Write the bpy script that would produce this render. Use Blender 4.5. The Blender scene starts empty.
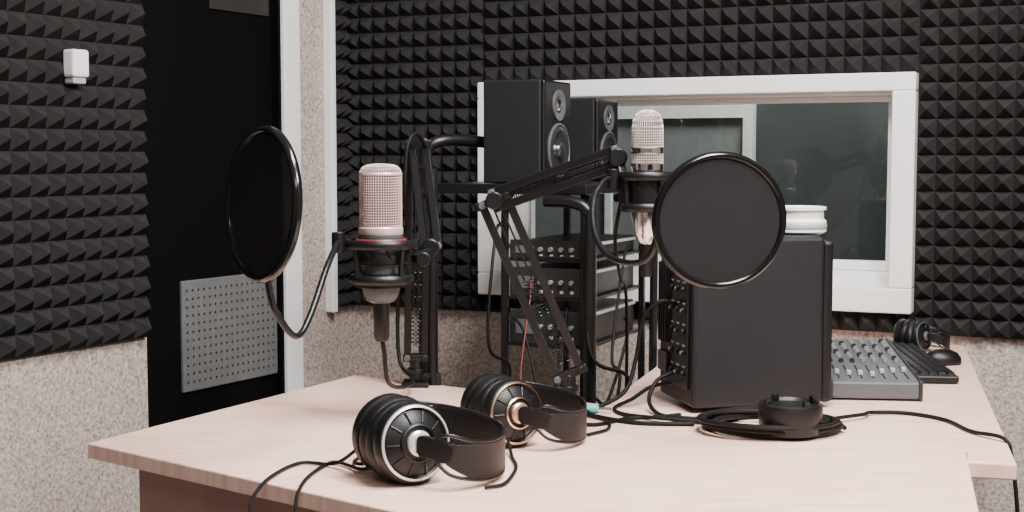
import bpy, math, random
from mathutils import Vector, Matrix
random.seed(4)
DZ=0.75
COL=bpy.context.scene.collection
# ---------------------------------------------------------------- materials
def new_mat(name):
    m=bpy.data.materials.new(name); m.use_nodes=True
    nt=m.node_tree; b=nt.nodes['Principled BSDF']; return m,nt,b
def mat(name,c,rough=.5,metal=0,var=.08,scale=40,bump=0,bscale=200,spec=.5,coat=0):
    m,nt,b=new_mat(name)
    b.inputs['Roughness'].default_value=rough; b.inputs['Metallic'].default_value=metal
    b.inputs['Specular IOR Level'].default_value=spec
    b.inputs['Coat Weight'].default_value=coat
    tc=nt.nodes.new('ShaderNodeTexCoord')
    n=nt.nodes.new('ShaderNodeTexNoise'); n.inputs['Scale'].default_value=scale; n.inputs['Detail'].default_value=4
    nt.links.new(tc.outputs['Object'],n.inputs['Vector'])
    r=nt.nodes.new('ShaderNodeValToRGB')
    r.color_ramp.elements[0].position=.3; r.color_ramp.elements[1].position=.7
    r.color_ramp.elements[0].color=[x*(1-var) for x in c]+[1]
    r.color_ramp.elements[1].color=[min(1,x*(1+var)) for x in c]+[1]
    nt.links.new(n.outputs['Fac'],r.inputs['Fac']); nt.links.new(r.outputs['Color'],b.inputs['Base Color'])
    if bump:
        n2=nt.nodes.new('ShaderNodeTexNoise'); n2.inputs['Scale'].default_value=bscale; n2.inputs['Detail'].default_value=3
        nt.links.new(tc.outputs['Object'],n2.inputs['Vector'])
        bp=nt.nodes.new('ShaderNodeBump'); bp.inputs['Strength'].default_value=bump; bp.inputs['Distance'].default_value=.002
        nt.links.new(n2.outputs['Fac'],bp.inputs['Height']); nt.links.new(bp.outputs['Normal'],b.inputs['Normal'])
    return m
FOAM=mat('foam_charcoal',(.023,.022,.022),.9,var=.15,bump=.3,bscale=400,spec=.12)
BLACK=mat('black_plastic',(.005,.005,.0055),.38,bump=.1,bscale=900,spec=.35)
GLOSS=mat('black_gloss',(.004,.004,.0045),.16,spec=.4)
BMETAL=mat('black_powdercoat',(.005,.005,.0055),.3,bump=.15,bscale=1200,spec=.4)
RUBBER=mat('black_rubber',(.004,.004,.004),.6,bump=.2,bscale=600,spec=.2)
LEATHER=mat('black_leather',(.005,.0048,.0048),.40,bump=.5,bscale=500,spec=.34)
VINYL=mat('black_vinyl_cabinet',(.0075,.0075,.0095),.5,bump=.5,bscale=700,spec=.28)
SILVER=mat('rose_silver',(.76,.565,.53),.38,.45)
SILVER1=mat('satin_silver',(.72,.64,.61),.38,.45)
SILVER2=mat('bright_trim_silver',(.75,.73,.72),.3,.6)
STEEL=mat('polished_steel',(.75,.73,.72),.15,1)
GOLD=mat('brass_gold',(.75,.52,.33),.25,1)
COPPER=mat('copper_satin',(.72,.42,.33),.35,.9)
RED=mat('dark_red_ring',(.14,.02,.02),.4)
REDC=mat('red_cable',(.12,.008,.012),.5)
WHITE=mat('white_paint',(.82,.81,.80),.4,var=.03,scale=8)
WHITEP=mat('white_plastic',(.8,.8,.8),.35,var=.02)
GREYP=mat('grey_plastic',(.075,.08,.085),.45)
DGREY=mat('dark_grey_faceplate',(.014,.014,.015),.4)
DGLASS=mat('dark_door_glazing',(.03,.027,.026),.3)
PERF=mat('perforated_steel_panel',(.12,.12,.12),.5)
LGREY=mat('light_grey_plastic',(.36,.36,.36),.4)
MGREY=mat('mid_grey_plastic',(.16,.16,.165),.4)
DARKMESH=mat('dark_core',(.11,.075,.07),.8)
CYAN=mat('cyan_plastic',(.1,.55,.55),.4)
DOORM=mat('black_door_laminate',(.0025,.0025,.0025),.6,spec=.08)
CTRL=mat('control_room_wall',(.045,.05,.048),.8,scale=3,var=.4)
CTRL2=mat('control_room_frame',(.70,.70,.68),.6)
CTRL3=mat('control_room_blind',(.17,.175,.17),.7)
CARPET=mat('floor_carpet',(.10,.095,.09),.9,bump=.6,bscale=300)
CEIL=mat('ceiling_tile',(.6,.6,.58),.8)
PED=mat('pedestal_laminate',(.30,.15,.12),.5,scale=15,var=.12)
CONE=mat('speaker_cone',(.015,.015,.016),.35)
def mat_plaster():
    m,nt,b=new_mat('beige_stipple_wall'); b.inputs['Roughness'].default_value=.85
    tc=nt.nodes.new('ShaderNodeTexCoord')
    n=nt.nodes.new('ShaderNodeTexNoise'); n.inputs['Scale'].default_value=150; n.inputs['Detail'].default_value=5; n.inputs['Roughness'].default_value=.75
    nt.links.new(tc.outputs['Object'],n.inputs['Vector'])
    r=nt.nodes.new('ShaderNodeValToRGB')
    e=r.color_ramp.elements; e[0].position=.36; e[0].color=(.19,.145,.125,1); e[1].position=.62; e[1].color=(.60,.51,.46,1)
    x=e.new(.5); x.color=(.42,.345,.305,1)
    nt.links.new(n.outputs['Fac'],r.inputs['Fac']); nt.links.new(r.outputs['Color'],b.inputs['Base Color'])
    bp=nt.nodes.new('ShaderNodeBump'); bp.inputs['Strength'].default_value=.6; bp.inputs['Distance'].default_value=.003
    nt.links.new(n.outputs['Fac'],bp.inputs['Height']); nt.links.new(bp.outputs['Normal'],b.inputs['Normal'])
    return m
PLASTER=mat_plaster()
def mat_wood(ang):
    m,nt,b=new_mat('pale_beech_laminate'); b.inputs['Roughness'].default_value=.38
    tc=nt.nodes.new('ShaderNodeTexCoord'); mp=nt.nodes.new('ShaderNodeMapping')
    mp.inputs['Rotation'].default_value=(0,0,ang); mp.inputs['Scale'].default_value=(3,55,3)
    nt.links.new(tc.outputs['Object'],mp.inputs['Vector'])
    n=nt.nodes.new('ShaderNodeTexNoise'); n.inputs['Scale'].default_value=2.2; n.inputs['Detail'].default_value=6; n.inputs['Distortion'].default_value=.4
    nt.links.new(mp.outputs['Vector'],n.inputs['Vector'])
    r=nt.nodes.new('ShaderNodeValToRGB'); e=r.color_ramp.elements
    e[0].position=.3; e[0].color=(.72,.44,.355,1); e[1].position=.68; e[1].color=(.90,.63,.525,1)
    nt.links.new(n.outputs['Fac'],r.inputs['Fac']); nt.links.new(r.outputs['Color'],b.inputs['Base Color'])
    return m
WOOD=mat_wood(math.radians(36))
def mat_fabric():
    m,nt,b=new_mat('pop_filter_mesh'); b.inputs['Base Color'].default_value=(.012,.0117,.0124,1); b.inputs['Roughness'].default_value=.85
    b.inputs['Specular IOR Level'].default_value=.2
    tc=nt.nodes.new('ShaderNodeTexCoord'); w_=nt.nodes.new('ShaderNodeTexNoise'); w_.inputs['Scale'].default_value=900
    nt.links.new(tc.outputs['Object'],w_.inputs['Vector'])
    bp=nt.nodes.new('ShaderNodeBump'); bp.inputs['Strength'].default_value=.4; bp.inputs['Distance'].default_value=.001
    nt.links.new(w_.outputs['Fac'],bp.inputs['Height']); nt.links.new(bp.outputs['Normal'],b.inputs['Normal'])
    tr=nt.nodes.new('ShaderNodeBsdfTransparent'); mx=nt.nodes.new('ShaderNodeMixShader'); mx.inputs[0].default_value=.08
    out=nt.nodes['Material Output']
    nt.links.new(b.outputs[0],mx.inputs[1]); nt.links.new(tr.outputs[0],mx.inputs[2]); nt.links.new(mx.outputs[0],out.inputs[0])
    return m
FABRIC=mat_fabric()
def mat_glass():
    m,nt,b=new_mat('window_glass')
    tr=nt.nodes.new('ShaderNodeBsdfTransparent'); tr.inputs[0].default_value=(.80,.84,.83,1)
    g=nt.nodes.new('ShaderNodeBsdfGlossy'); g.inputs['Roughness'].default_value=.02
    fr=nt.nodes.new('ShaderNodeFresnel'); fr.inputs[0].default_value=1.45
    mx=nt.nodes.new('ShaderNodeMixShader')
    nt.links.new(fr.outputs[0],mx.inputs[0]); nt.links.new(tr.outputs[0],mx.inputs[1]); nt.links.new(g.outputs[0],mx.inputs[2])
    nt.links.new(mx.outputs[0],nt.nodes['Material Output'].inputs[0]); return m
GLASS=mat_glass()
# ---------------------------------------------------------------- helpers
def empty(name,loc):
    e=bpy.data.objects.new(name,None); e.empty_display_size=.03; e.location=loc; COL.objects.link(e); return e
def mesh(name,vs,fs,m,parent=None,smooth=False,bevel=0,sharp=35):
    me=bpy.data.meshes.new(name)
    c=Vector((0,0,0))
    if parent is None:
        xs=[v[0] for v in vs];ys=[v[1] for v in vs];zs=[v[2] for v in vs]
        c=Vector(((min(xs)+max(xs))/2,(min(ys)+max(ys))/2,min(zs)))
    me.from_pydata([tuple(Vector(v)-c) for v in vs],[],fs); me.update()
    me.materials.append(m)
    import bmesh
    bm=bmesh.new(); bm.from_mesh(me); bmesh.ops.recalc_face_normals(bm,faces=bm.faces); bm.to_mesh(me); bm.free()
    if smooth:
        me.polygons.foreach_set('use_smooth',[True]*len(me.polygons)); me.set_sharp_from_angle(angle=math.radians(sharp))
    o=bpy.data.objects.new(name,me); o.location=c; COL.objects.link(o)
    if parent:
        o.parent=parent; o.matrix_parent_inverse=Matrix.Translation(parent.location).inverted()
    if bevel:
        b=o.modifiers.new('bevel','BEVEL'); b.width=bevel; b.segments=2; b.limit_method='ANGLE'
    return o
def slab(name,O,d,n,t0,t1,n0,n1,z0,z1,m,parent=None,bevel=0,top=None):
    vs=[]
    for z in (z0,z1):
        for t,k in ((t0,n0),(t1,n0),(t1,n1),(t0,n1)):
            zz=z
            if top and z==z1: zz=top if k==n1 else z1
            vs.append((O[0]+d[0]*t+n[0]*k,O[1]+d[1]*t+n[1]*k,zz))
    fs=[(3,2,1,0),(4,5,6,7),(0,1,5,4),(1,2,6,5),(2,3,7,6),(3,0,4,7)]
    return mesh(name,vs,fs,m,parent,bevel=bevel)
def poly(name,pts,z0,z1,m,parent=None,bevel=0):
    k=len(pts); vs=[(p[0],p[1],z0) for p in pts]+[(p[0],p[1],z1) for p in pts]
    fs=[tuple(range(k-1,-1,-1)),tuple(range(k,2*k))]+[(i,(i+1)%k,k+(i+1)%k,k+i) for i in range(k)]
    return mesh(name,vs,fs,m,parent,bevel=bevel)
def frame_z(axis,ref=None):
    z=Vector(axis).normalized()
    r=Vector(ref) if ref else (Vector((0,0,1)) if abs(z.z)<.9 else Vector((1,0,0)))
    x=r.cross(z).normalized(); y=z.cross(x); return x,y,z
def lathe(name,prof,c,axis,m,parent=None,seg=40,ref=None,close=False,sx=1,sy=1,smooth=True,base=True):
    x,y,z=frame_z(axis,ref); c=Vector(c); vs=[];fs=[]
    for r,h in prof:
        for i in range(seg):
            a=2*math.pi*i/seg
            vs.append(c+x*(r*sx*math.cos(a))+y*(r*sy*math.sin(a))+z*h)
    K=len(prof)
    for j in range(K-1 if not close else K):
        j2=(j+1)%K
        for i in range(seg):
            i2=(i+1)%seg
            fs.append((j*seg+i,j*seg+i2,j2*seg+i2,j2*seg+i))
    if not close:
        if base and prof[0][0]>1e-6: fs.append(tuple(range(seg-1,-1,-1)))
        if prof[-1][0]>1e-6: fs.append(tuple((K-1)*seg+i for i in range(seg)))
    return mesh(name,vs,fs,m,parent,smooth=smooth)
def cyl(name,a,b,r,m,parent=None,seg=20,r2=None):
    a=Vector(a);b=Vector(b);L=(b-a).length; r2=r if r2 is None else r2
    e=min(r,r2,L/2)*.15
    return lathe(name,[(r-e,0),(r,e),(r2,L-e),(r2-e,L)],a,b-a,m,parent,seg)
def spl(pts,n=8,closed=False):
    P=[Vector(p) for p in pts]; k=len(P); out=[]
    rng=k if closed else k-1
    for i in range(rng):
        if closed: p0,p1,p2,p3=P[(i-1)%k],P[i],P[(i+1)%k],P[(i+2)%k]
        else: p0,p1,p2,p3=P[max(i-1,0)],P[i],P[i+1],P[min(i+2,k-1)]
        for j in range(n):
            t=j/n
            out.append(.5*((2*p1)+(p2-p0)*t+(2*p0-5*p1+4*p2-p3)*t*t+(3*p1-p0-3*p2+p3)*t**3))
    if not closed: out.append(P[-1])
    return out
def tube(name,pts,r,m,parent=None,seg=8,smooth=True,closed=False,n=8):
    P=spl(pts,n,closed) if smooth and len(pts)>2 else [Vector(p) for p in pts]
    K=len(P); vs=[];fs=[]
    T=[((P[(i+1)%K]-P[(i-1)%K]) if closed else (P[min(i+1,K-1)]-P[max(i-1,0)])).normalized() for i in range(K)]
    x,y,z=frame_z(T[0])
    for i in range(K):
        x=(x-T[i]*x.dot(T[i])).normalized(); y=T[i].cross(x)
        for j in range(seg):
            a=2*math.pi*j/seg; vs.append(P[i]+x*r*math.cos(a)+y*r*math.sin(a))
    for i in range(K if closed else K-1):
        i2=(i+1)%K
        for j in range(seg): fs.append((i*seg+j,i*seg+(j+1)%seg,i2*seg+(j+1)%seg,i2*seg+j))
    if not closed: fs+= [tuple(range(seg-1,-1,-1)),tuple((K-1)*seg+j for j in range(seg))]
    return mesh(name,vs,fs,m,parent,smooth=True,sharp=50)
def ribbon(name,pts,w,th,m,parent=None,up=(0,0,1)):
    P=spl(pts,8); K=len(P); vs=[];fs=[]; U=Vector(up)
    for i in range(K):
        T=(P[min(i+1,K-1)]-P[max(i-1,0)]).normalized(); s=T.cross(U).normalized(); u=s.cross(T).normalized()
        e=min(1,.55+3*min(i,K-1-i)/K)
        for a,b in ((-1,-1),(1,-1),(1,1),(-1,1)): vs.append(P[i]+s*th/2*a+u*w/2*b*e)
    for i in range(K-1):
        for j in range(4): fs.append((i*4+j,i*4+(j+1)%4,i*4+4+(j+1)%4,i*4+4+j))
    fs+=[(3,2,1,0),tuple((K-1)*4+j for j in range(4))]
    return mesh(name,vs,fs,m,parent,bevel=.001)
def spring(name,a,b,r,m,parent,turns=26,wr=.0008):
    a=Vector(a);b=Vector(b);x,y,z=frame_z(b-a);L=(b-a).length;N=turns*8
    pts=[a+z*(L*i/N)+x*r*math.cos(2*math.pi*i/8)+y*r*math.sin(2*math.pi*i/8) for i in range(N+1)]
    return tube(name,pts,wr,m,parent,seg=4,smooth=False)
def bar(name,a,b,w,m,parent,ref=(0,0,1),w2=None):
    a=Vector(a);b=Vector(b);x,y,z=frame_z(b-a,ref); w2=w2 or w; vs=[]
    for p in (a,b):
        for i,j in ((-1,-1),(1,-1),(1,1),(-1,1)): vs.append(p+x*w/2*i+y*w2/2*j)
    return mesh(name,vs,[(3,2,1,0),(4,5,6,7),(0,1,5,4),(1,2,6,5),(2,3,7,6),(3,0,4,7)],m,parent,bevel=.0015)
# ---------------------------------------------------------------- room
C=(-.3855,3.234); B=(.911,-.412); NB=(.412,.911)
L=(-.5,-.866); NL=(-.866,.5)
H=2.4
def foam(name,O,d,nin,t0,t1,z0,z1,cell,h=.03,base=.012):
    nt=max(1,round((t1-t0)/cell)); nz=max(1,round((z1-z0)/cell)); ct=(t1-t0)/nt; cz=(z1-z0)/nz
    vs=[];fs=[]
    def P(t,k,z): return (O[0]+d[0]*t+nin[0]*k,O[1]+d[1]*t+nin[1]*k,z)
    W=nt+1
    for j in range(nz+1):
        for i in range(W): vs.append(P(t0+i*ct,base+random.uniform(-.0015,.0015),z0+j*cz))
    q=len(vs)
    for j in range(nz):
        for i in range(nt):
            vs.append(P(t0+(i+.5)*ct+random.uniform(-.0012,.0012),base+h+random.uniform(-.002,.001),z0+(j+.5)*cz+random.uniform(-.0012,.0012)))
            a=j*W+i;b=a+1;c=a+W+1;e=a+W;p=q+j*nt+i
            fs+=[(a,b,p),(b,c,p),(c,e,p),(e,a,p)]
    s=len(vs)
    rim=[i for i in range(W)]+[j*W+nt for j in range(1,nz+1)]+[nz*W+i for i in range(nt-1,-1,-1)]+[j*W for j in range(nz-1,0,-1)]
    for r in rim:
        j,i=divmod(r,W); vs.append(P(t0+i*ct,0.0005,z0+j*cz))
    k=len(rim)
    for a in range(k): fs.append((rim[a],s+a,s+(a+1)%k,rim[(a+1)%k]))
    return mesh(name,vs,fs,FOAM)
W0,W1,Z0,Z1=.40,1.27,.85,1.25
wb=empty('wall_back',(C[0],C[1],0))
slab('wall_lower',C,B,NB,-.1,3.0,0,.14,0,Z0,PLASTER,wb)
slab('wall_upper',C,B,NB,-.1,3.0,0,.14,Z1,H,PLASTER,wb)
slab('wall_pier_a',C,B,NB,-.1,W0,0,.14,Z0,Z1,PLASTER,wb)
slab('wall_pier_b',C,B,NB,W1,3.0,0,.14,Z0,Z1,PLASTER,wb)
D0,D1=.2645,.674
wl=empty('wall_left',(C[0],C[1],0))
slab('wall_pier_a',C,L,NL,0,D0,0,.14,0,H,PLASTER,wl)
slab('wall_pier_b',C,L,NL,D1,4.5,0,.14,0,H,PLASTER,wl)
slab('wall_lintel',C,L,NL,D0,D1,0,.14,2.05,H,PLASTER,wl)
R0=(C[0]+B[0]*3,C[1]+B[1]*3)
slab('wall_right',R0,(-NB[0],-NB[1]),B,0,3.9,0,.1,0,H,PLASTER)
F0=(C[0]+L[0]*4.5,C[1]+L[1]*4.5); F1=(R0[0]-NB[0]*3.75,R0[1]-NB[1]*3.75)
fd=Vector((F1[0]-F0[0],F1[1]-F0[1])); fl=fd.length; fd/=fl
slab('wall_front',F0,fd,(fd[1],-fd[0]),0,fl,0,.1,0,H,PLASTER)
poly('floor',[(C[0]-.1,C[1]+.25),(R0[0]+.3,R0[1]+.1),(F1[0]+.1,F1[1]-.2),(F0[0]-.3,F0[1]-.1)],-.05,0,CARPET)
poly('ceiling',[(C[0]-.1,C[1]+.25),(R0[0]+.3,R0[1]+.1),(F1[0]+.1,F1[1]-.2),(F0[0]-.3,F0[1]-.1)],H,H+.05,CEIL)
nin=(-NB[0],-NB[1]); lin=(-NL[0],-NL[1])
FB=.765
foam('acoustic_foam_panel',C,B,nin,.0,.36,FB,2.3,.036)
foam('acoustic_foam_panel',C,B,nin,.36,1.31,1.284,2.3,.036)
foam('acoustic_foam_panel',C,B,nin,1.31,2.9,FB,2.3,.036)
foam('acoustic_foam_panel',C,B,nin,.36,1.31,FB,.808,.036)
foam('acoustic_foam_panel',C,L,lin,.03,.084,FB,2.3,.034)
foam('acoustic_foam_panel',C,L,lin,D1+.008,3.2,FB,2.3,.040)
slab('trim_1',C,L,NL,.086,.104,-.025,0,FB-.01,2.39,WHITE,bevel=.003)
dr=empty('door_1',(C[0]+L[0]*.47,C[1]+L[1]*.47,0))
slab('frame_jamb_a',C,L,NL,.212,D0+.003,-.022,.13,0,2.08,WHITE,dr,bevel=.003)
slab('frame_jamb_b',C,L,NL,D1-.008,D1,0,.13,0,2.05,DOORM,dr)
slab('frame_head',C,L,NL,D0,D1-.008,-.02,.13,2.05,2.08,WHITE,dr,bevel=.003)
slab('frame_seal',C,L,NL,D0+.003,D0+.010,-.012,.01,0,2.05,DOORM,dr)
slab('leaf',C,L,NL,D0+.006,D1-.008,.01,.05,.005,2.05,DOORM,dr,bevel=.002)
slab('glazing',C,L,NL,.285,.47,.005,.010,1.425,1.95,DGLASS,dr,bevel=.001)
vg=empty('ventilation_grille',(C[0]+L[0]*.42,C[1]+L[1]*.42,.635))
slab('plate',C,L,NL,.274,.571,.002,.010,.635,.865,PERF,vg,bevel=.002)
vs=[];fs=[]
for i in range(17):
    for j in range(12):
        t=.289+i*.0168; z=.655+j*.0172; b0=len(vs)
        for a in range(8):
            tt=t+.0028*math.cos(a*math.pi/4); zz=z+.0028*math.sin(a*math.pi/4)
            vs.append((C[0]+L[0]*tt+NL[0]*.0014,C[1]+L[1]*tt+NL[1]*.0014,zz))
        fs.append(tuple(range(b0,b0+8)))
mesh('perforations',vs,fs,DGREY,vg)
sw=empty('wall_sensor',(C[0]+L[0]*.865,C[1]+L[1]*.865,1.25))
slab('body',C,L,NL,.850,.888,-.050,-.02,1.262,1.312,WHITEP,sw,bevel=.005)
slab('base',C,L,NL,.854,.884,-.045,-.02,1.250,1.262,LGREY,sw,bevel=.003)
wn=empty('window_1',(C[0]+B[0]*.835,C[1]+B[1]*.835,.81))
def ring(name,a0,a1,b0,b1,wt,wb_,wl_,wr_,k0,k1,m):
    slab(name+'_bottom',C,B,NB,a0,a1,k0,k1,b0,b0+wb_,m,wn,bevel=.003)
    slab(name+'_top',C,B,NB,a0,a1,k0,k1,b1-wt,b1,m,wn,bevel=.003)
    slab(name+'_left',C,B,NB,a0,a0+wl_,k0,k1,b0+wb_,b1-wt,m,wn,bevel=.003)
    slab(name+'_right',C,B,NB,a1-wr_,a1,k0,k1,b0+wb_,b1-wt,m,wn,bevel=.003)
ring('casing',.36,1.31,.808,1.284,.036,.05,.045,.045,-.05,0,WHITE)
ring('reveal',.40,1.27,.85,1.25,.008,.035,.03,.012,0,.12,WHITE)
ring('sash',.43,1.258,.885,1.242,.012,.02,.02,.012,.03,.06,WHITE)
slab('glass',C,B,NB,.45,1.246,.043,.046,.905,1.23,GLASS,wn)
cr=empty('wall_control_room',(C[0]+NB[0]*1,C[1]+NB[1]*1,0))
slab('back',C,B,NB,-.6,2.4,1.6,1.65,.3,2.2,CTRL,cr)
slab('side_a',C,B,NB,-.65,-.6,.14,1.65,.3,2.2,CTRL,cr)
slab('side_b',C,B,NB,2.4,2.45,.14,1.65,.3,2.2,CTRL,cr)
slab('base',C,B,NB,-.6,2.4,.14,1.65,.25,.3,CTRL,cr)
slab('top',C,B,NB,-.6,2.4,.14,1.65,2.2,2.25,CTRL,cr)
w2=empty('window_2',(C[0]+B[0]*.4+NB[0]*1.2,C[1]+B[1]*.4+NB[1]*1.2,.7))
slab('frame_header',C,B,NB,-.2,.67,1.2,1.24,1.235,1.275,CTRL2,w2)
slab('mullion',C,B,NB,.64,.67,1.2,1.24,.6,1.235,CTRL2,w2)
slab('mullion_b',C,B,NB,.20,.22,1.2,1.24,.6,1.235,CTRL2,w2)
slab('blind',C,B,NB,-.2,.64,1.22,1.23,.6,1.235,CTRL3,w2)
slab('sill',C,B,NB,-.2,.67,1.15,1.24,.57,.6,CTRL2,w2)
# ---------------------------------------------------------------- desks
FL=(-.549,1.7225);BL=(-.266,2.266);BR=(.5775,1.698);FR=(.375,.995)
dk=empty('studio_desk',(0,1.6,0))
poly('desktop',[FL,BL,BR,FR],DZ-.02,DZ,WOOD,dk,bevel=.002)
fdv=Vector((.786,-.618)); fn=Vector((.618,.786))
P0=Vector((-.478,1.705))
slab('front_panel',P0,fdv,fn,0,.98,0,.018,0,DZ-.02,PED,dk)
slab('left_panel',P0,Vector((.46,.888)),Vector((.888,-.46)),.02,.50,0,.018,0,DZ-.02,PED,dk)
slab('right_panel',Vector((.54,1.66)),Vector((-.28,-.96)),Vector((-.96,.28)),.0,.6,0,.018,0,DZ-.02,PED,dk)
SZ=DZ-.004
sd=empty('side_desk',(.6,2.2,0))
poly('desktop',[(.134,1.998),(.41,2.868),(.895,2.65),(.614,1.618),(.5585,1.632),(.5805,1.699)],SZ-.02,SZ,WOOD,sd,bevel=.002)
for i,p in enumerate(((.20,2.05),(.43,2.78),(.48,1.84),(.62,2.66))):
    cyl('leg_%d'%(i+1),(p[0],p[1],0),(p[0],p[1],SZ-.02),.016,BMETAL,sd)
# ---------------------------------------------------------------- rack stand + gear
O=(-.0127,2.45); NK=NB
def RP(t,k,z): return (O[0]+B[0]*t+NK[0]*k,O[1]+B[1]*t+NK[1]*k,z)
rk=empty('equipment_rack',(RP(.05,.15,0)))
slab('top_shelf',O,B,NK,-.14,.17,-.03,.47,1.052,1.07,BLACK,rk,bevel=.002)
for i,(t,k) in enumerate(((0,0),(.16,0),(.16,.30),(0,.30))):
    w=.02 if i==1 else .012
    slab('post_%d'%(i+1),O,B,NK,t-w/2,t+w/2,k-w/2,k+w/2,0,1.052,BMETAL,rk,bevel=.002)
for i,z in enumerate((.50,.775,.86,.93)):
    slab('shelf_%d'%(i+1),O,B,NK,0,.16,0,.30,z,z+.006,BMETAL,rk,bevel=.001)
tube('tube_frame_left',[RP(-.14,-.05,0),RP(-.14,-.05,.6),RP(-.14,-.05,1.08),RP(-.137,-.05,1.125),RP(-.11,-.03,1.148),RP(-.06,.05,1.145),RP(-.01,.16,1.13),RP(.0,.2,1.07)],.011,BMETAL,rk,12)
tube('tube_frame_right',[RP(.185,-.05,0),RP(.185,-.05,.6),RP(.185,-.05,.98),RP(.18,-.05,1.025),RP(.15,-.05,1.04),RP(.10,-.05,1.042)],.011,BMETAL,rk,12)
tube('tube_frame_rear',[RP(.2,.25,0),RP(.2,.25,.6),RP(.2,.25,1.02),RP(.19,.22,1.04),RP(.16,.15,1.042)],.008,BMETAL,rk,12)
def rackunit(name,z,h,m):
    e=empty(name,RP(.08,.15,z))
    slab('case',O,B,NK,.012,.148,.01,.285,z,z+h,m,e,bevel=.002)
    slab('faceplate',O,B,NK,.008,.152,.004,.01,z,z+h+.003,DGREY,e,bevel=.001)
    slab('display',O,B,NK,.02,.055,.002,.004,z+h*.3,z+h*.75,GREYP,e)
    slab('side_trim',O,B,NK,.148,.152,.02,.285,z+h-.009,z+h-.004,LGREY,e)
    for i in range(4):
        cyl('knob_%d'%i,RP(.07+i*.020,.004,z+h*.55),RP(.07+i*.020,-.004,z+h*.55),.0045,MGREY,e,12)
        slab('button_%d'%i,O,B,NK,.067+i*.02,.073+i*.02,.002,.004,z+h*.15,z+h*.25,LGREY,e)
rackunit('rack_amplifier',.866,.050,BLACK)
rackunit('rack_processor',.781,.058,DGREY)
rackunit('rack_processor',.936,.03,BLACK)
def monitor(name,t1,k0,dep,wid,hh):
    e=empty(name,RP(t1-dep/2,k0+wid/2,1.07))
    slab('cabinet',O,B,NK,t1-dep,t1-.008,k0,k0+wid,1.071,1.07+hh,VINYL,e,bevel=.003)
    slab('baffle',O,B,NK,t1-.008,t1,k0+.001,k0+wid-.001,1.072,1.07+hh-.001,BLACK,e,bevel=.004)
    kc=k0+wid/2; ax=(B[0],B[1],0)
    r=wid*.39
    lathe('woofer_ring',[(r,0),(r,.003),(r*.94,.004),(r*.90,.001),(r*.90,0)],RP(t1,kc,1.07+hh*.32),ax,GREYP,e,36)
    lathe('woofer_cone',[(r*.89,.002),(r*.75,.004),(r*.66,.001),(r*.3,.0005),(r*.28,.001),(r*.12,.005),(.0001,.006)],RP(t1+.0015,kc,1.07+hh*.32),ax,CONE,e,36,base=False)
    lathe('woofer_trim',[(r*.3,.001),(r*.3,.006),(r*.18,.007),(.0001,.008)],RP(t1+.0015,kc,1.07+hh*.32),ax,STEEL,e,30)
    r=wid*.22
    lathe('tweeter_ring',[(r,0),(r,.003),(r*.75,.003),(r*.5,.0005),(r*.5,0)],RP(t1,kc,1.07+hh*.76),ax,GREYP,e,30)
    lathe('tweeter_dome',[(r*.4,.001),(r*.3,.004),(.0001,.006)],RP(t1,kc,1.07+hh*.76),ax,STEEL,e,24)
monitor('bookshelf_speaker',.078,.0,.122,.128,.187)
monitor('bookshelf_speaker',.066,.3,.115,.12,.165)
# ---------------------------------------------------------------- big monitor speaker
A=(.261,1.934); E=(.975,.222); Fp=(-.222,.975)
ms=empty('studio_monitor_speaker',(.36,2.03,DZ))
HT=.252
def SP(t,k,z): return (A[0]+E[0]*t+Fp[0]*k,A[1]+E[1]*t+Fp[1]*k,z)
slab('cabinet',A,E,Fp,0,.205,0,.145,DZ+.004,DZ+HT,VINYL,ms,bevel=.006)
slab('front_baffle',A,E,Fp,.205,.222,.004,.141,DZ+.004,DZ+HT-.006,BLACK,ms,bevel=.006)
for t in (.03,.18):
    for k in (.03,.115): cyl('foot_%d_%d'%(t*100,k*1000),SP(t,k,DZ),SP(t,k,DZ+.005),.01,RUBBER,ms,12)
slab('rear_plate',A,E,Fp,-.004,0,.014,.131,DZ+.03,DZ+.225,BMETAL,ms,bevel=.001)
for i in range(6):
    for j in range(3):
        zz=DZ+.052+i*.031; kk=.028+j*.024
        cyl('knob_%d_%d'%(i,j),SP(-.004,kk,zz),SP(-.009,kk,zz),.0042,BLACK,ms,14)
        if (i+j)%2: cyl('knob_cap_%d_%d'%(i,j),SP(-.009,kk,zz),SP(-.0095,kk,zz),.0022,LGREY,ms,10)
        slab('label_%d_%d'%(i,j),A,E,Fp,-.0045,-.004,kk-.005,kk+.005,zz+.009,zz+.011,LGREY,ms)
for i in range(4):
    slab('vent_fin_%d'%i,A,E,Fp,-.010,-.004,.092+i*.010,.095+i*.010,DZ+.09,DZ+.21,BMETAL,ms)
slab('power_inlet',A,E,Fp,-.010,-.004,.09,.125,DZ+.045,DZ+.075,GLOSS,ms,bevel=.001)
lathe('woofer',[(.05,0),(.05,.004),(.045,.004),(.02,.001),(.0001,.003)],SP(.222,.072,DZ+.085),(E[0],E[1],0),CONE,ms,32)
lathe('tweeter',[(.022,0),(.022,.004),(.012,.002),(.0001,.006)],SP(.222,.072,DZ+.19),(E[0],E[1],0),CONE,ms,24)
cap=empty('white_tape_roll',(.445,2.06,DZ+HT))
lathe('roll',[(.032,0),(.040,.004),(.040,.020),(.036,.024),(.036,.036),(.040,.037),(.040,.041),(.036,.042),(.034,.040),(.029,.020),(.0001,.020)],(.437,2.050,DZ+HT),(0,0,1),WHITEP,cap,44)
lathe('band',[(.0402,.008),(.0410,.010),(.0410,.015),(.0402,.017)],(.437,2.050,DZ+HT),(0,0,1),LGREY,cap,44,close=True)
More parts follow.
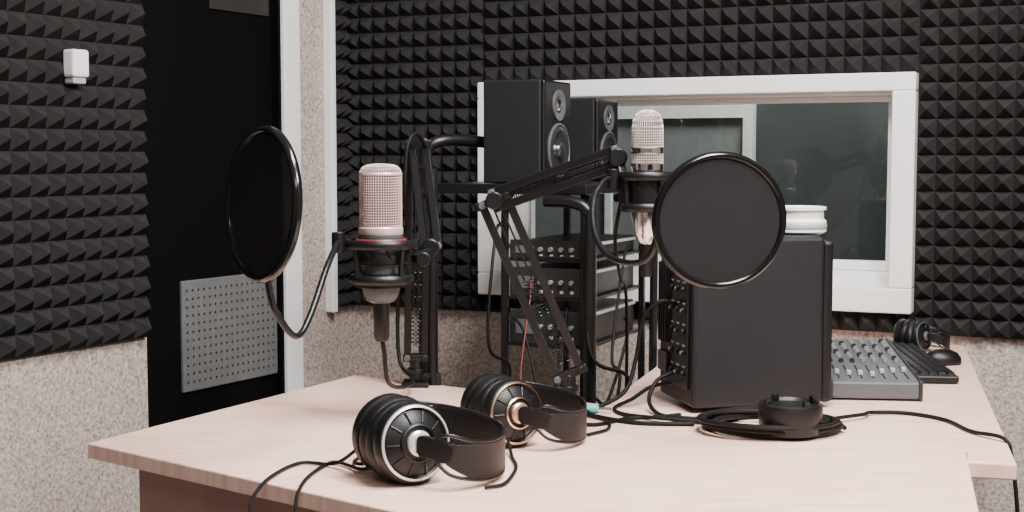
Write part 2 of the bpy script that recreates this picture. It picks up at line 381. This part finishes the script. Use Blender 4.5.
# ---------------------------------------------------------------- mixer, keyboard, mouse
M0=(.489,2.05); ME=(.995,-.0995); MN=(.0995,.995)
mx=empty('mixing_console',(.56,2.2,SZ))
slab('body',M0,ME,MN,0,.135,0,.30,SZ+.003,SZ+.030,GREYP,mx,bevel=.004,top=SZ+.056)
slab('side_cheek_a',M0,ME,MN,-.003,.003,-.002,.302,SZ+.001,SZ+.032,DGREY,mx,bevel=.002,top=SZ+.058)
slab('side_cheek_b',M0,ME,MN,.132,.138,-.002,.302,SZ+.001,SZ+.032,DGREY,mx,bevel=.002,top=SZ+.058)
def MP(t,k,dz): return (M0[0]+ME[0]*t+MN[0]*k,M0[1]+ME[1]*t+MN[1]*k,SZ+.030+.0867*k+dz)
cols=[DGREY,MGREY,MGREY]
for i in range(7):
    t=.015+i*.0175
    tube('fader_slot_%d'%i,[MP(t,.02,.0006),MP(t,.10,.0006)],.0012,BLACK,mx,seg=6)
    k=.035+random.random()*.05; zz=SZ+.030+.0867*k
    slab('fader_cap_%d'%i,M0,ME,MN,t-.0035,t+.0035,k-.006,k+.006,zz,zz+.007,LGREY,mx,bevel=.001)
    for j in range(8):
        kk=.125+j*.021
        cyl('knob_%d_%d'%(i,j),MP(t,kk,0),MP(t,kk,.007),.0042,cols[(j+i//3)%3],mx,10,r2=.0034)
kb=empty('computer_keyboard',(.7,2.4,SZ))
K0=(.652,2.2); KN=(.0995,.995); KE=(.995,-.0995)
slab('case',K0,KE,KN,0,.082,0,.40,SZ+.002,SZ+.014,BLACK,kb,bevel=.003)
vs=[];fs=[]
for i in range(5):
    for j in range(24):
        t=.006+i*.0146;k=.008+j*.0162;b0=len(vs)
        for z,s in ((SZ+.013,.0),(SZ+.019,.0015)):
            for a,b in ((s,s),(.0128-s,s),(.0128-s,.0142-s),(s,.0142-s)):
                vs.append((K0[0]+KE[0]*(t+a)+KN[0]*(k+b),K0[1]+KE[1]*(t+a)+KN[1]*(k+b),z))
        fs+=[tuple(b0+x for x in f) for f in ((4,5,6,7),(0,1,5,4),(1,2,6,5),(2,3,7,6),(3,0,4,7))]
mesh('keys',vs,fs,BMETAL,kb)
mo=empty('computer_mouse',(.79,2.40,SZ))
lathe('shell',[(.030,0),(.031,.004),(.030,.012),(.024,.021),(.013,.026),(.0001,.027)],(.775,2.41,SZ+.0005),(0,0,1),BLACK,mo,30,sx=.7,sy=1.1)
# ---------------------------------------------------------------- headphones
def headphones(name,org,rot,s,accent,cap_m,z,ring_m):
    e=empty(name,(org[0],org[1],z)); cr_,sr=math.cos(rot),math.sin(rot)
    def T(x,y,h): return Vector((org[0]+s*(x*cr_-y*sr),org[1]+s*(x*sr+y*cr_),z+s*h))
    def D(x,y,h): return Vector((x*cr_-y*sr,x*sr+y*cr_,h)).normalized()
    def cup(tag,c,n):
        S=s
        pr=[(.024,-.030),(.030,-.035),(.038,-.035),(.0455,-.031),(.0478,-.024),(.0455,-.016),(.041,-.012),(.026,-.012),(.022,-.02),(.022,-.026)]
        lathe('ear_pad_'+tag,[(a*S,b*S) for a,b in pr],c,n,LEATHER,e,40,close=True)
        lathe('driver_'+tag,[(.026*S,-.022*S),(.0001,-.020*S)],c,n,DARKMESH,e,30)
        lathe('shell_'+tag,[(a*S,b*S) for a,b in ((.041,-.013),(.046,-.011),(.0465,-.003),(.044,.003),(.040,.0045),(.037,.002),(.030,.006),(.022,.009),(.016,.010),(.0001,.010))],c,n,BLACK,e,44)
        lathe('trim_ring_'+tag,[(a*S,b*S) for a,b in ((.0395,.003),(.0402,.0058),(.0425,.005),(.0432,.002),(.042,.002))],c,n,ring_m,e,44,close=True)
        lathe('inner_ring_'+tag,[(a*S,b*S) for a,b in ((.019,.008),(.020,.0125),(.0220,.0115),(.0220,.008))],c,n,accent,e,36,close=True)
        lathe('cap_'+tag,[(a*S,b*S) for a,b in ((.0145,.008),(.0145,.014),(.012,.0165),(.0001,.0175))],c,n,cap_m,e,30)
        for q in range(10):
            a=q*math.pi/5; x_,y_,z_=frame_z(n); dd=x_*math.cos(a)+y_*math.sin(a)
            bar('grille_rib_%s_%d'%(tag,q),c+dd*.023*S+z_*.0095*S,c+dd*.037*S+z_*.0035*S,.0022*S,BMETAL,e,ref=tuple(z_))
    n1=D(.52,-.84,.12); n2=D(-.60,.80,.05)
    c1=T(0,0,.048); c2=T(-.038,.062,.048)
    cup('a',c1,n1); cup('b',c2,n2)
    ba=[T(.020,-.026,.048),T(.040,-.034,.042),T(.066,-.022,.033),T(.088,.002,.029),T(.100,.035,.030),T(.094,.070,.035),T(.062,.098,.043),T(.015,.112,.050),T(-.03,.105,.052),T(-.048,.085,.05)]
    ribbon('headband',ba[1:-1],.040*s,.004*s,LEATHER,e)
    for k,dz in enumerate((.018,-.018)):
        tube('band_rod_%d'%k,[p+Vector((0,0,dz*s*(.4 if i in (0,9) else 1.2))) for i,p in enumerate(ba)],.0022*s,BMETAL,e)
    ribbon('yoke_a',[T(.006,-.016,.048),T(.020,-.026,.048),T(.046,-.034,.041)],.024*s,.008*s,BLACK,e)
    ribbon('yoke_b',[T(-.048,.085,.05),T(-.03,.105,.052),T(.0,.113,.051)],.024*s,.008*s,BLACK,e)
    return e
h1=headphones('headphones',(-.110,1.500),0,1.0,BLACK,SILVER2,DZ,SILVER2)
h2=headphones('headphones',(.004,1.695),.05,.93,GOLD,COPPER,DZ,GOLD)
headphones('headphones',(.785,2.56),.2,.64,BLACK,GREYP,SZ,GREYP)
# ---------------------------------------------------------------- mics
def grille(name,prof,c,axis,e,seg=44,sx=1,sy=1,m=SILVER,th=.0012):
    o=lathe(name,prof,c,axis,m,e,seg,sx=sx,sy=sy)
    w=o.modifiers.new('wire','WIREFRAME'); w.thickness=th; w.use_even_offset=False
    lathe(name+'_core',[(r*.93,h) for r,h in prof],c,axis,DARKMESH,e,seg,sx=sx,sy=sy)
m1=(-.180,1.85)
e=empty('condenser_microphone',(m1[0],m1[1],.92)); mic1=e
R=.029
pr=[(R,1.022+i*.0036) for i in range(21)]+[(R*.985,1.098),(R*.93,1.102),(R*.8,1.106),(R*.6,1.108),(R*.3,1.109),(.0001,1.1095)]
pz=[(a,b-1.0) for a,b in pr]
grille('grille',pz,(m1[0],m1[1],1.0),(0,0,1),e,52,th=.0009)
lathe('grille_base',[(R*1.02,.012),(R*1.06,.014),(R*1.06,.022),(R*1.0,.024)],(m1[0],m1[1],1.0),(0,0,1),SILVER,e,44)
lathe('grille_band',[(R*1.02,1.094-1),(R*1.03,1.0955-1),(R*1.0,1.0975-1)],(m1[0],m1[1],1.0),(0,0,1),SILVER,e,44,close=True)
lathe('body',[(.012,-.082),(.02,-.078),(.024,-.07),(.0265,-.06),(.0275,.004),(.030,.008),(.030,.013)],(m1[0],m1[1],1.0),(0,0,1),GREYP,e,44)
lathe('body_ring',[(.0277,-.002),(.0283,0),(.0283,.003),(.0277,.005)],(m1[0],m1[1],1.0),(0,0,1),RED,e,44,close=True)
lathe('connector',[(.008,-.135),(.0105,-.13),(.0115,-.09),(.0115,-.082)],(m1[0],m1[1],1.0),(0,0,1),BMETAL,e,24)
sm=empty('microphone_shock_mount',(m1[0],m1[1],.94))
def torus(name,c,axis,Rr,r,m,p,seg=48,flat=1,sx=1,sy=1):
    return lathe(name,[(Rr+r*math.cos(a*math.pi/5),r*flat*math.sin(a*math.pi/5)) for a in range(10)],c,axis,m,p,seg,close=True,sx=sx,sy=sy)
torus('upper_ring',(m1[0],m1[1],1.0),(0,0,1),.046,.005,BLACK,sm,flat=1.3)
torus('clamp_ring',(m1[0],m1[1],1.003),(0,0,1),.033,.0035,RED,sm,flat=1.3)
torus('lower_ring',(m1[0],m1[1],.952),(0,0,1),.040,.005,BLACK,sm,flat=1.3)
lathe('basket',[(.030,.972),(.036,.974),(.037,.985),(.034,.992),(.029,.992),(.029,.972)],(m1[0],m1[1],0),(0,0,1),BLACK,sm,40,close=True)
lathe('lower_basket',[(.028,.940),(.033,.941),(.034,.958),(.029,.96)],(m1[0],m1[1],0),(0,0,1),BLACK,sm,40,close=True)
for i in range(4):
    a=math.pi/4+i*math.pi/2; ca,sa=math.cos(a),math.sin(a)
    bar('strut_%d'%i,(m1[0]+.046*ca,m1[1]+.046*sa,1.005),(m1[0]+.040*ca,m1[1]+.040*sa,.948),.006,BLACK,sm)
for i in range(8):
    a=i*math.pi/4+.2; b=a+.35
    tube('elastic_%d'%i,[(m1[0]+.045*math.cos(a),m1[1]+.045*math.sin(a),1.0),(m1[0]+.034*math.cos(b),m1[1]+.034*math.sin(b),.978)],.0016,RUBBER,sm,6)
    tube('elastic_low_%d'%i,[(m1[0]+.039*math.cos(a),m1[1]+.039*math.sin(a),.952),(m1[0]+.034*math.cos(b),m1[1]+.034*math.sin(b),.965)],.0014,RUBBER,sm,6)
bar('swivel_arm',(m1[0]+.045,m1[1]+.01,.978),(m1[0]+.066,m1[1]+.045,.985),.012,BLACK,sm)
cyl('swivel_knob',(m1[0]+.058,m1[1]+.015,.978),(m1[0]+.058,m1[1]-.002,.978),.010,BLACK,sm)
tube('microphone_cable',[(m1[0],m1[1],.870),(m1[0]+.003,m1[1]+.005,.85),(m1[0]+.004,m1[1]+.05,.80),(-.165,2.0,.775),(-.155,2.10,.77),(-.180,2.15,.79),(-.185,2.17,.86),(-.180,2.18,.95)],.0032,RUBBER,mic1)
m2=(.190,1.90)
e=empty('condenser_microphone',(m2[0],m2[1],1.03))
R=.0225
pr=[(R*.98,.108+i*.0036) for i in range(14)]+[(R*.97,.160),(R*.92,.168),(R*.80,.176),(R*.6,.181),(R*.3,.184),(.0001,.185)]
grille('grille',pr,(m2[0],m2[1],1.0),(0,0,1),e,42,m=SILVER1,th=.0009)
lathe('band',[(R,.123),(R*1.05,.124),(R*1.05,.131),(R,.132)],(m2[0],m2[1],1.0),(0,0,1),STEEL,e,40,close=True)
lathe('body',[(.008,-.005),(.014,.0),(.019,.012),(.0225,.04),(.0228,.100),(.0235,.104),(.0235,.109),(R*.9,.110)],(m2[0],m2[1],1.0),(0,0,1),STEEL,e,40)
lathe('connector',[(.008,-.05),(.009,-.045),(.0095,-.01),(.0095,0)],(m2[0],m2[1],1.0),(0,0,1),BMETAL,e,20)
s2=empty('microphone_shock_mount',(m2[0],m2[1],1.05))
torus('upper_ring',(m2[0],m2[1],1.092),(0,0,1),.036,.0045,BLACK,s2,flat=1.4)
torus('lower_ring',(m2[0],m2[1],1.048),(0,0,1),.034,.0045,BLACK,s2,flat=1.4)
lathe('basket',[(.0245,1.052),(.029,1.053),(.030,1.086),(.0245,1.088)],(m2[0],m2[1],0),(0,0,1),BLACK,s2,36,close=True)
for i in range(4):
    a=.5+i*math.pi/2; ca,sa=math.cos(a),math.sin(a)
    bar('strut_%d'%i,(m2[0]+.036*ca,m2[1]+.036*sa,1.096),(m2[0]+.034*ca,m2[1]+.034*sa,1.044),.006,BLACK,s2)
for i in range(8):
    a=i*math.pi/4; b=a+.4
    tube('elastic_%d'%i,[(m2[0]+.036*math.cos(a),m2[1]+.036*math.sin(a),1.092),(m2[0]+.028*math.cos(b),m2[1]+.028*math.sin(b),1.07)],.0014,RUBBER,s2,6)
# ---------------------------------------------------------------- boom arms
def boom(name,base,elbow,tip,gap,w,up_gap=None):
    e=empty(name,base); base=Vector(base);elbow=Vector(elbow);tip=Vector(tip)
    slab('clamp_top',(base.x,base.y),(1,0),(0,1),-.022,.022,-.03,.018,base.z,base.z+.008,BMETAL,e,bevel=.002)
    cyl('pivot',base+Vector((0,0,.008)),base+Vector((0,0,.045)),.011,BMETAL,e)
    cyl('pivot_collar',base+Vector((0,0,.02)),base+Vector((0,0,.028)),.015,BMETAL,e)
    b=base+Vector((0,0,.045))
    def seg(tag,p,q,g,ww):
        d=(q-p).normalized(); side=d.cross(Vector((0,1,0))).normalized()
        for s_ in (-1,1):
            bar('tube_%s_%d'%(tag,s_),p+side*g/2*s_,q+side*g/2*s_,ww,BMETAL,e,ref=(0,1,0))
            spring('spring_%s_%d'%(tag,s_),p+side*g*.15*s_+d*.02,p+side*g*.15*s_+d*((q-p).length*.55),.0045,BMETAL,e)
            bar('rod_%s_%d'%(tag,s_),p+side*g*.15*s_+d*((q-p).length*.55),q+side*g*.15*s_,.003,BMETAL,e,ref=(0,1,0))
        for pp in (p,q):
            bar('bracket_%s_%d'%(tag,round(pp.z*1000)),pp-side*g*.75,pp+side*g*.75,.012,BMETAL,e,ref=(0,1,0),w2=.02)
            for s_ in (-1,1): cyl('bolt_%s_%d_%d'%(tag,s_,round(pp.z*1000)),pp+side*g/2*s_-Vector((0,.012,0)),pp+side*g/2*s_+Vector((0,.012,0)),.0055,GREYP if s_>0 else BMETAL,e,12)
    seg('lower',b,elbow,gap,w); seg('upper',elbow,tip,up_gap or gap,w)
    cyl('elbow_knob',elbow-Vector((0,.022,0)),elbow+Vector((0,.02,0)),.013,BMETAL,e)
    cyl('tip_knob',tip-Vector((0,.022,0)),tip+Vector((0,.015,0)),.013,BMETAL,e)
    return e
ba=boom('microphone_boom_arm',(.085,2.0,DZ),(-.026,1.98,1.055),(.150,1.93,1.118),.038,.012,.024)
bar('mount_bracket',(.150,1.925,1.118),(.158,1.905,1.085),.012,BMETAL,ba)
bar('mount_arm',(.152,1.905,1.09),(.158,1.90,1.05),.010,BMETAL,ba)
b1=boom('microphone_boom_arm',(-.155,2.165,DZ),(-.150,2.17,1.140),(-.116,1.93,.99),.028,.011,.020)
cyl('upright_tube',(-.128,2.165,DZ),(-.128,2.175,1.10),.0085,BMETAL,b1)
bar('upright_foot',(-.165,2.165,DZ+.005),(-.115,2.165,DZ+.005),.012,BMETAL,b1,w2=.03)
tube('cable_loop',[(-.128,2.17,1.10),(-.135,2.15,1.13),(-.150,2.12,1.155),(-.163,2.10,1.13),(-.166,2.1,1.05),(-.160,2.12,.98)],.003,RUBBER,b1)
# ---------------------------------------------------------------- pop filters
def popfilter(name,c,n,R,goose,roll=1):
    e=empty(name,c); c=Vector(c)
    torus('rim',c,n,R,.0052,GLOSS,e,64,flat=1.2)
    lathe('mesh_screen',[(R-.003,-.003),(R-.003,.003)],c,n,FABRIC,e,64,smooth=False)
    tube('gooseneck',goose,.0042,BMETAL,e,10)
    cyl('rim_clip',Vector(goose[0]),Vector(goose[0])+(Vector(goose[0])-c).normalized()*-.012,.0065,BMETAL,e)
    cyl('clamp',Vector(goose[-1])-Vector((0,.0,.014)),Vector(goose[-1])+Vector((0,0,.014)),.009,BMETAL,e)
    return e
popfilter('pop_filter',(-.296,1.60,1.063),(.80,.60,-.06),.088,
  [(-.292,1.607,.972),(-.287,1.615,.94),(-.272,1.64,.905),(-.262,1.66,.900),(-.252,1.69,.925),(-.240,1.74,.975),(-.234,1.79,1.0),(-.236,1.83,1.003)])
popfilter('pop_filter',(.2537,1.65,1.041),(-.12,.99,.04),.0795,
  [(.178,1.662,1.018),(.170,1.672,.995),(.150,1.70,.985),(.124,1.75,.992),(.110,1.80,1.02),(.112,1.85,1.06),(.128,1.885,1.085),(.142,1.90,1.088)])
# ---------------------------------------------------------------- loose bits and cables
hb=empty('shock_mount_cup',(.368,1.765,DZ))
lathe('cup',[(.034,0),(.040,.002),(.0415,.02),(.0425,.034),(.041,.040),(.037,.042),(.034,.038),(.0001,.034)],(.368,1.765,DZ+.004),(0,0,1),BLACK,hb,44)
for i in range(4):
    a=.4+i*math.pi/2
    slab('lug_%d'%i,(.368,1.765),(math.cos(a),math.sin(a)),(-math.sin(a),math.cos(a)),.032,.040,-.005,.005,DZ+.042,DZ+.052,BLACK,hb,bevel=.002)
pts=[]
cc=(.355,1.83)
for i in range(7*16):
    a=i/16*2*math.pi; rr=.078+.008*math.sin(i*.37)+.006*math.cos(i*.11)
    pts.append((cc[0]+1.12*rr*math.cos(a)+.008*math.sin(i*.05),cc[1]+.85*rr*math.sin(a)-.03,DZ+.004+.0022*(i/16)+.0015*math.sin(i*.9)))
tube('coiled_cable',pts,.0034,RUBBER,None,7,n=2)
z=DZ+.0032
def cable(name,pts,r=.0024,m=RUBBER,parent=None): return tube(name,pts,r,m,parent)
cable('cable_a',[(-.150,1.525,.80),(-.175,1.54,.785),(-.21,1.58,z+.003),(-.2545,1.595,z),(-.277,1.52,z),(-.279,1.43,z),(-.27,1.37,z),(-.26,1.33,z)],.0022,parent=h1)
cable('cable_b',[(-.145,1.50,.775),(-.175,1.55,z+.003),(-.214,1.60,z),(-.2327,1.533,z),(-.234,1.453,z),(-.2237,1.375,z),(-.215,1.34,z)],.0022,parent=h1)
cable('cable_c',[(-.152,1.52,.785),(-.17,1.56,z+.008),(-.19,1.60,z),(-.175,1.65,z),(-.13,1.66,z),(-.10,1.64,z)],.0022,parent=h1)
cable('cable_a',[(-.005,1.67,z+.012),(.0,1.63,z),(.005,1.58,z),(.0,1.53,z),(-.01,1.49,z),(-.03,1.475,z)],.0022,parent=h2)
cable('cable_b',[(-.05,1.76,z+.02),(-.08,1.75,z),(-.10,1.70,z),(-.08,1.66,z),(-.06,1.68,z+.004)],.0022,parent=h2)
cable('headphone_cable',[(.09,1.83,z),(.12,1.83,z),(.16,1.87,z),(.20,1.88,z),(.24,1.90,z)],.0026)
cable('headphone_cable',[(.10,1.76,z),(.13,1.80,z),(.13,1.86,z),(.10,1.90,z),(.09,1.94,z)],.0022)
z2=SZ+.0034
cable('cable_a',[(.243,2.00,.90),(.22,1.99,.905),(.195,1.99,.88),(.183,1.98,.82),(.165,1.96,.775),(.12,1.94,z),(.11,1.90,z),(.17,1.84,z),(.25,1.83,z)],.0032,parent=ms)
cable('cable_b',[(.243,1.99,.80),(.215,1.975,.79),(.20,1.95,.765),(.21,1.90,z),(.25,1.87,z),(.30,1.87,z)],.0032,parent=ms)
cable('cable_c',[(.243,2.02,.78),(.21,2.03,.77),(.18,2.0,z+.004),(.15,1.95,z),(.16,1.90,z),(.21,1.86,z+.002),(.27,1.84,z)],.003,parent=ms)
cable('power_cable',[(.45,1.87,z),(.50,1.90,z),(.52,1.93,z2+.001),(.57,1.93,z2),(.61,1.88,z2),(.62,1.80,z2),(.645,1.745,z2+.001),(.652,1.735,.72),(.655,1.72,.66),(.66,1.70,.50),(.66,1.68,.3)],.0028)
for i,(a,b,m_,r) in enumerate((((-.02,2.42,1.0),(-.03,2.40,.6),BMETAL,.003),((.15,2.40,.98),(.20,2.30,.6),RUBBER,.0035),((.03,2.44,.90),(-.02,2.34,.6),REDC,.0017),((.22,2.55,.95),(.17,2.36,.6),RUBBER,.003),((.10,2.43,.86),(.06,2.33,.6),RUBBER,.003),((.21,2.5,.82),(.10,2.35,.6),RUBBER,.003),((.0,2.44,.83),(.03,2.32,.6),RUBBER,.0025))):
    a=Vector(a);b=Vector(b)
    k=Vector((random.uniform(-.04,.04),-.05,-.05)); k2=Vector((random.uniform(-.05,.05),-.02,.02))
    cable('rack_cable_%d'%i,[a,a+k*.6,a.lerp(b,.4)+k,a.lerp(b,.7)+k2,b],r,m_,rk)
cable('boom_cable',[(.16,1.94,1.07),(.15,1.96,1.0),(.17,2.1,.93),(.19,2.25,.90),(.2,2.33,.80),(.2,2.36,.62)],.0028,parent=ba)
ct=empty('cable_connector',(.105,1.93,DZ))
cyl('sleeve',(.105,1.93,z+.003),(.125,1.925,z+.003),.005,CYAN,ct,14)
cyl('tip',(.125,1.925,z+.003),(.142,1.921,z+.003),.003,STEEL,ct,12)
# ---------------------------------------------------------------- lights
def area(name,loc,target,sx,sy,power,col=(1,1,1)):
    l=bpy.data.lights.new(name,'AREA'); l.shape='RECTANGLE'; l.size=sx; l.size_y=sy; l.energy=power; l.color=col
    o=bpy.data.objects.new(name,l); o.location=loc
    o.rotation_euler=(Vector(target)-Vector(loc)).to_track_quat('-Z','Y').to_euler(); COL.objects.link(o)
area('ceiling_light_main',(.30,1.35,2.36),(.1,1.45,0),.8,.45,78,(1,.97,.945))
area('ceiling_light_front',(.1,-.3,2.33),(-.1,1.8,.9),1.0,.5,20,(1,.98,.965))
area('fill_light_left_wall',(1.0,.7,2.25),(-.95,2.2,1.0),.4,.4,72,(1,.975,.955))  # added fill, not a ceiling fixture: lifts the left wall foam above the back wall
area('fill_light_control_room',(C[0]+B[0]*1.1+NB[0]*.7,C[1]+B[1]*1.1+NB[1]*.7,2.1),(C[0]+B[0]*.4+NB[0]*1.3,C[1]+B[1]*.4+NB[1]*1.3,.9),.6,.3,44,(1,1,.98))  # unseen lamp added to brighten what shows through the window glass
w=bpy.data.worlds.new('world'); bpy.context.scene.world=w; w.use_nodes=True
w.node_tree.nodes['Background'].inputs[0].default_value=(.5,.5,.52,1); w.node_tree.nodes['Background'].inputs[1].default_value=.1
cam=bpy.data.cameras.new('camera'); co=bpy.data.objects.new('camera',cam); COL.objects.link(co)
cam.lens=47.46; cam.sensor_width=36; cam.clip_start=.02
co.location=(0,0,1.12); co.rotation_euler=(math.radians(90-4.236),0,0)
bpy.context.scene.camera=co
